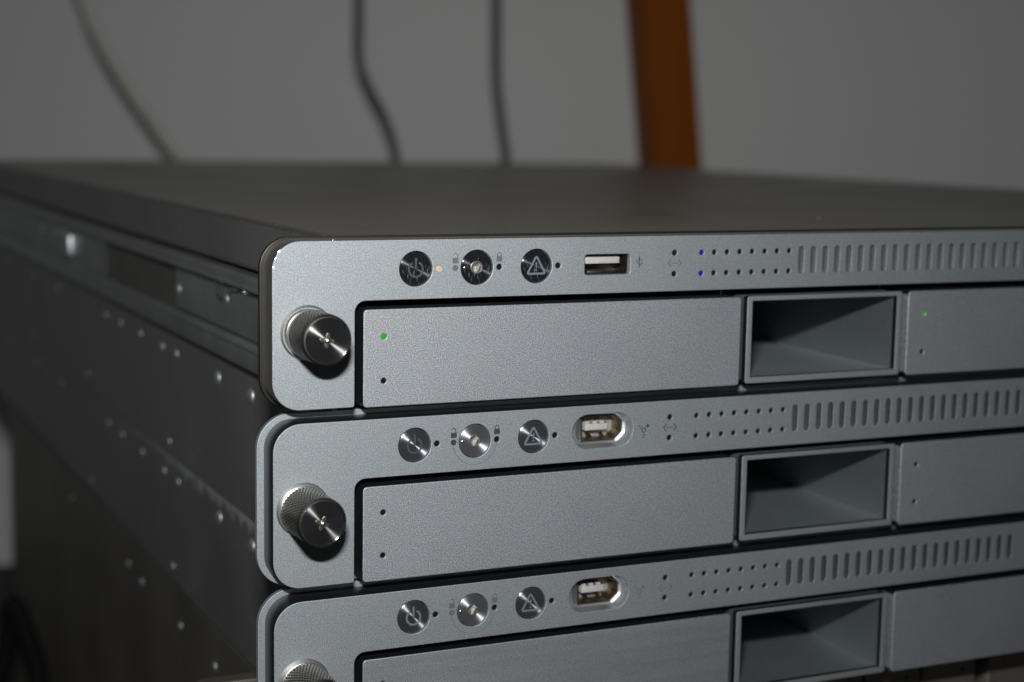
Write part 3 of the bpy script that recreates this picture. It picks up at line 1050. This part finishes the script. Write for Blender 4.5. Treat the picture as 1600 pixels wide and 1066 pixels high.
for j, xs in enumerate(sorted(starts)):
    if xs + pitch > 464:
        continue
    sp = [rrect(0, 6, pitch - 1.3, rz(-90.5), 0.8, 3)] + [circ(a, b, 0.7, 12) for a, b in hs]
    me = plate_mesh('module', sp, 0, 10, M['bay_metal'], 0.2)
    mo = obj('drive_module', me, raid, (xs, 0, 0))
    for a, b in hs:
        lens(mo, a, b, M['hole'], 0.5, 0.7)

# ------------------------------------------------------------------ cables and post behind the stack
tube('tmp', [(0, 0, 0), (0, 0, 1)], 1, M['cable_grey'])
bpy.data.objects.remove(bpy.data.objects['tmp'])
c1 = tube('cable', [(322, 850, 420), (323, 850, 300), (324, 850, 165), (324.5, 850, 122), (333, 850, 98), (346, 850, 75), (356, 850, 45), (360, 850, -10), (366, 850, -140), (380, 842, -270), (430, 835, -318)], 3.6, M['cable_grey'])
tag(c1, 'grey cable hanging behind the stack, left of the other grey one, with a kink', 'cable', 'cables hanging behind the servers')
c2 = tube('cable', [(440, 850, 420), (441, 850, 300), (441.5, 850, 170), (442.5, 850, 110), (448, 850, 70), (453, 850, 38), (458, 850, -40), (462, 850, -180), (480, 842, -272), (540, 835, -318)], 3.9, M['cable_grey'])
tag(c2, 'straighter grey cable hanging behind the stack nearest the wooden post', 'cable', 'cables hanging behind the servers')
c3 = tube('cable', [(60, 850, 420), (85, 850, 250), (113, 850, 158), (126, 850, 125), (146, 850, 92), (172, 850, 55), (187, 850, 35), (205, 850, -20), (215, 850, -120), (220, 842, -270), (200, 835, -318)], 2.9, M['cable_tan'])
tag(c3, 'thin tan cable slanting down behind the left end of the stack', 'cable', 'cables hanging behind the servers')
c4 = tube('cable', [(-60, 470, -319), (-25, 470, -270), (-4, 460, -205), (0.5, 452, -172), (6, 450, -185), (12, 448, -210), (9, 440, -250), (0, 420, -319)], 5.0, M['cable_black'])
tag(c4, 'thick black cable looped on the floor at the lower left corner', 'cable')
c5 = tube('cable', [(-60, 600, -319), (0, 600, -262), (18, 600, -222), (27, 600, -245), (31, 598, -319), (30, 590, -319)], 4.0, M['cable_beige'])
tag(c5, 'brown cable behind the black cable at the lower left corner', 'cable')

def prism(name, b0, b1, wx, dy, mat, ang):
    bm = bmesh.new()
    rings = []
    for p in (b0, b1):
        c = []
        for (u, v) in ((-wx / 2, -dy / 2), (wx / 2, -dy / 2), (wx / 2, dy / 2), (-wx / 2, dy / 2)):
            x = u * math.cos(ang) - v * math.sin(ang); y = u * math.sin(ang) + v * math.cos(ang)
            c.append(bm.verts.new(Vector((p[0] + x, p[1] + y, p[2])) * MM))
        rings.append(c)
    A, B = rings
    bm.faces.new(A[::-1]); bm.faces.new(B)
    for k in range(4):
        bm.faces.new((A[k], A[(k + 1) % 4], B[(k + 1) % 4], B[k]))
    es = list(bm.edges)
    bmesh.ops.bevel(bm, geom=es, offset=2 * MM, segments=2, affect='EDGES')
    return obj(name, from_bm(bm, name, mat))
# leaning post: slope from (z 177 -> x 601) to (z 40 -> x 612.5)
sl = (612.5 - 599.5) / (177 - 40.0)
px = lambda z: 591.0 + (174 - z) * 0.12
po = prism('wooden_post', (px(FLOOR_Z), 850, FLOOR_Z), (px(700), 850, 700), 43, 50, M['wood'], math.radians(-14))
tag(po, 'orange brown wooden post leaning slightly behind the stack against the grey wall', 'post')
